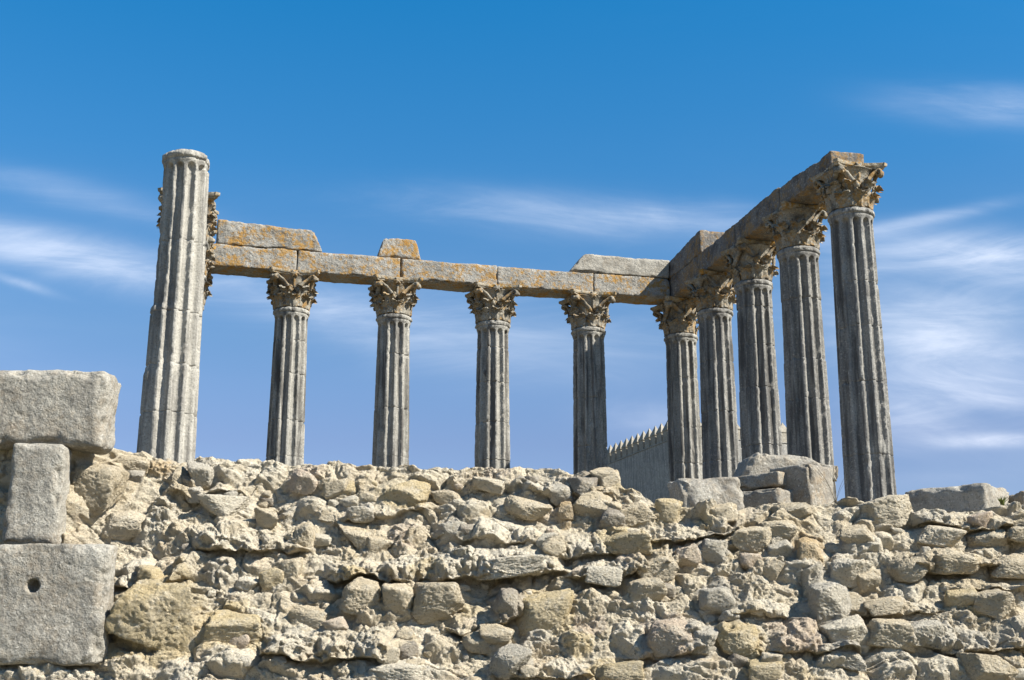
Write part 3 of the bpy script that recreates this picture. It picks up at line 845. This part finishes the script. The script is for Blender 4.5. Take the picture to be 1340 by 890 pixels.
GP = 'squared blocks lying on the crest of the wall'
FZ = FLOOR
def on_crest(name, label, px, ytop, Y, w, d, h, seed, mat, rotz, rad=.08, wear=1.3, shape=None, tilt=0, zb=None):
    p = at_depth(px, ytop, Y)
    v, f = block((w, d, h), seed, .026, rad, wear, shape)
    o = link(name, mesh_np(name, v, f), mat, None, (p[0], p[1], p[2] - h / 2), (0, tilt, rotz))
    return tag(o, label, 'stone block', GP)
on_crest('granite_block', 'rounded grey block alone on the crest, left of the stacked slabs', 922, 628, 16.6, .80, .6, .60, 61, M_BLK, R(16), .15)
def sh_slab(v, h):
    v = v.copy(); x = v[:, 0] / h[0]; top = (v[:, 2] / h[2] + 1) / 2
    v[:, 0] += top * sstep(-.4, -1, x) * .22; v[:, 2] -= top * .14 * sstep(0, 1, x); return v
on_crest('granite_slab', 'long rounded slab topmost of the stack in front of the right columns', 1021, 600, 18.0, 1.42, .8, .42, 62, M_BLK, R(6), .12, 1.2, sh_slab)
on_crest('granite_slab', 'upper thin dark slab in the shade left of the square block', 1000, 626, 17.6, .95, .8, .19, 63, M_BLD, R(-44), .04, 1.0)
on_crest('granite_slab', 'lowest dark slab of the stack, nearly buried behind the rubble', 1000, 647, 17.45, 1.0, .9, .55, 64, M_BLD, R(-44), .04, 1.0)
on_crest('granite_block', 'square brown block with one shaded face and one sunlit face', 1048, 613, 17.3, .62, .62, .85, 65, M_BLD, R(48), .045, 1.0)
on_crest('granite_slab', 'low grey slab lying by itself at the right end of the crest', 1252, 641, 16.3, 1.05, .80, .42, 66, M_BLK, R(-43), .08, 1.0)
on_crest('granite_block', 'reddish brown block cut off by the right edge of the photo', 1350, 646, 16.2, .55, .5, .40, 67, M_BLD, R(10), .06, 1.3)

# ------------------------------------------------------------------ weeds
def weed(px, py, Y, n, hgt, seed, mat, name, label, leaf=True):
    rs = np.random.RandomState(seed); p = at_depth(px, py, Y)
    vs, fs, off = [], [], 0
    for k in range(n):
        a = rs.uniform(0, 2 * PI); ln = hgt * rs.uniform(.5, 1); bend = rs.uniform(.1, .7)
        w = .008 if leaf else .003; m = 6
        base = rs.normal(size=2) * .008
        for j in range(m):
            t = j / (m - 1); r = ln * bend * t ** 1.6; c = np.array([base[0] + r * math.cos(a), base[1] + r * math.sin(a), ln * t * (1 - .25 * bend * t)])
            s = np.array([-math.sin(a), math.cos(a), 0]) * w * (math.sin(PI * (.15 + .8 * t))); u = np.array([math.cos(a), math.sin(a), 0]) * w * .4
            vs += [c - s, c + u, c + s, c - u]
        fs.append(grid_faces(m, 4, True) + off); off += m * 4
    o = link(name, mesh_np(name, np.array(vs), np.vstack(fs)), mat, None, p)
    tag(o, label, 'plant')
weed(1312, 662, 15.55, 34, .12, 5, M_WEED, 'weed', 'small green weed growing at the foot of the low right slab')
weed(1094, 662, 16.6, 9, .80, 6, M_TWIG, 'dry_stalks', 'thin dry stalks rising left of the tall end column', False)

# ------------------------------------------------------------------ light, sky
SUN_AZ, SUN_EL = R(-25), R(42)            # azimuth from +x, counter-clockwise
sd = np.array([math.cos(SUN_EL) * math.cos(SUN_AZ), math.cos(SUN_EL) * math.sin(SUN_AZ), math.sin(SUN_EL)])
sun = bpy.data.lights.new('sun', 'SUN'); sun.energy = 5.0; sun.angle = R(.53); sun.color = (1, .95, .85)
so = bpy.data.objects.new('sun', sun); C.objects.link(so)
from mathutils import Vector
so.rotation_euler = Vector(sd).to_track_quat('Z', 'Y').to_euler(); so.location = (20, -10, 30)

W = bpy.data.worlds.new('World'); bpy.context.scene.world = W; W.use_nodes = True
nt = W.node_tree; N = nt.nodes; Lk = nt.links
bg = N['Background']; bg.inputs['Strength'].default_value = .0885
sky = N.new('ShaderNodeTexSky'); sky.sky_type = 'NISHITA'; sky.sun_disc = False
sky.sun_elevation = SUN_EL; sky.sun_rotation = PI / 2 - SUN_AZ
sky.altitude = 300; sky.air_density = 1.0; sky.dust_density = .3; sky.ozone_density = 3.0
hsv = N.new('ShaderNodeHueSaturation'); hsv.inputs['Saturation'].default_value = 1.0
Lk.new(sky.outputs[0], hsv.inputs['Color'])
def mth(op, a, b=None, c=None):
    x = N.new('ShaderNodeMath'); x.operation = op
    for i, q in enumerate((a, b, c)):
        if q is None: continue
        if hasattr(q, 'is_linked'): Lk.new(q, x.inputs[i])
        else: x.inputs[i].default_value = q
    return x.outputs[0]
tc = N.new('ShaderNodeTexCoord'); sx = N.new('ShaderNodeSeparateXYZ'); Lk.new(tc.outputs['Generated'], sx.inputs[0])
den = mth('MAXIMUM', sx.outputs[2], .03)
cx_, cy_ = mth('DIVIDE', sx.outputs[0], den), mth('DIVIDE', sx.outputs[1], den)
cb = N.new('ShaderNodeCombineXYZ'); Lk.new(cx_, cb.inputs[0]); Lk.new(cy_, cb.inputs[1])
ya = mth('MAXIMUM', sx.outputs[1], .02); ta = mth('DIVIDE', sx.outputs[0], ya); tb = mth('DIVIDE', sx.outputs[2], ya)
cb2 = N.new('ShaderNodeCombineXYZ'); Lk.new(ta, cb2.inputs[0]); Lk.new(tb, cb2.inputs[1])
def cirrus(rot, scale, loc, a, b, det=7, rough=.6, dist=1.2, s0=1.0, src=None):
    mp = N.new('ShaderNodeMapping'); Lk.new((src or cb).outputs[0], mp.inputs[0]); mp.inputs['Rotation'].default_value = (0, 0, rot)
    mp.inputs['Scale'].default_value = scale; mp.inputs['Location'].default_value = loc
    nz = N.new('ShaderNodeTexNoise'); Lk.new(mp.outputs[0], nz.inputs['Vector']); nz.inputs['Scale'].default_value = s0
    nz.inputs['Detail'].default_value = det; nz.inputs['Roughness'].default_value = rough; nz.inputs['Distortion'].default_value = dist
    mr = N.new('ShaderNodeMapRange'); mr.interpolation_type = 'SMOOTHSTEP'; Lk.new(nz.outputs['Fac'], mr.inputs[0])
    mr.inputs[1].default_value = a; mr.inputs[2].default_value = b
    return mr.outputs[0]
streaks = cirrus(R(20), (.45, 1.5, 1), (3.1, 1.2, 0), .46, .78)
patch = cirrus(0, (.35, .35, 1), (1.7, 4.4, 0), .42, .62, 3, .5, .4)
low = N.new('ShaderNodeMapRange'); Lk.new(sx.outputs[2], low.inputs[0]); low.inputs[1].default_value = .20; low.inputs[2].default_value = .42; low.inputs[3].default_value = 1; low.inputs[4].default_value = .05
tot = mth('MULTIPLY', mth('MULTIPLY', patch, low.outputs[0]), .16)
for (bx, by, rx, ry, am, tl) in ((70, 330, 230, 27, .95, .2), (60, 245, 200, 20, .3, .22), (20, 368, 50, 6, .5, .3), (410, 400, 140, 30, .45, .25), (740, 280, 210, 26, .55, .08), (900, 285, 110, 18, .5, 0.), (1290, 338, 190, 30, 1.25, .05), (1200, 290, 110, 9, .6, -.2), (1240, 440, 150, 60, .9, .1), (1290, 510, 120, 22, .7, .1), (1190, 545, 70, 30, .6, 0.), (1300, 577, 80, 9, .8, -.03), (1300, 140, 130, 26, .5, .05), (660, 440, 230, 50, .45, .1), (850, 550, 70, 20, .5, 0.)):
    d0 = ray(bx, by); a0, b0 = d0[0] / d0[1], d0[2] / d0[1]
    u_ = mth('MULTIPLY', mth('SUBTRACT', ta, float(a0)), F / rx); v_ = mth('ADD', mth('MULTIPLY', mth('SUBTRACT', tb, float(b0)), F / ry * .93), mth('MULTIPLY', u_, tl * rx / ry))
    g_ = mth('POWER', 2.718, mth('MULTIPLY', mth('ADD', mth('MULTIPLY', u_, u_), mth('MULTIPLY', v_, v_)), -1.))
    tot = mth('ADD', tot, mth('MULTIPLY', g_, am))
fibre = cirrus(R(-7), (4, 22, 1), (7.7, 2.2, 0), .36, .74, 10, .64, 2.2, 1.0, cb2)
soft = cirrus(R(14), (4.5, 13, 1), (1.3, 5.2, 0), .34, .72, 7, .58, .8, 1.0, cb2)
cov = mth('MULTIPLY', mth('ADD', mth('ADD', mth('MULTIPLY', soft, .45), mth('MULTIPLY', fibre, .42)), .30), tot)
cov = mth('MINIMUM', cov, 1.)
mixc = N.new('ShaderNodeMix'); mixc.data_type = 'RGBA'; Lk.new(mth('MULTIPLY', cov, .50), mixc.inputs[0])
grad = N.new('ShaderNodeValToRGB'); Lk.new(sx.outputs[2], grad.inputs[0])
el = grad.color_ramp.elements; el[0].position = 0; el[0].color = (.62, .57, .63, 1); el[1].position = 1; el[1].color = (.04, .40, .60, 1)
for ps, cl in ((.185, (.573, .56, .647)), (.222, (.56, .615, .70)), (.259, (.515, .65, .73)), (.383, (.236, .69, .886)), (.492, (.10, .72, .973))):
    e_ = el.new(ps); e_.color = (*cl, 1)
mul = N.new('ShaderNodeMix'); mul.data_type = 'RGBA'; mul.blend_type = 'MULTIPLY'; mul.inputs[0].default_value = 1
Lk.new(hsv.outputs[0], mul.inputs[6]); Lk.new(grad.outputs[0], mul.inputs[7])
Lk.new(mul.outputs[2], mixc.inputs[6]); mixc.inputs[7].default_value = (6.6, 6.8, 7.4, 1)
Lk.new(mixc.outputs[2], bg.inputs['Color'])

cam = bpy.data.cameras.new('camera'); cam.sensor_width = 36; cam.lens = F * 36 / 1340; cam.clip_end = 6000; cam.clip_start = .1
co = bpy.data.objects.new('camera', cam); C.objects.link(co); co.location = (0, 0, EYE); co.rotation_euler = (PI / 2 + PITCH, 0, 0)
sc = bpy.context.scene; sc.camera = co
sc.view_settings.view_transform = 'Standard'; sc.view_settings.look = 'None'; sc.view_settings.gamma = 1; sc.view_settings.exposure = 1.13
sc.view_settings.use_curve_mapping = False
sc.cycles.max_bounces = 5; sc.cycles.diffuse_bounces = 3
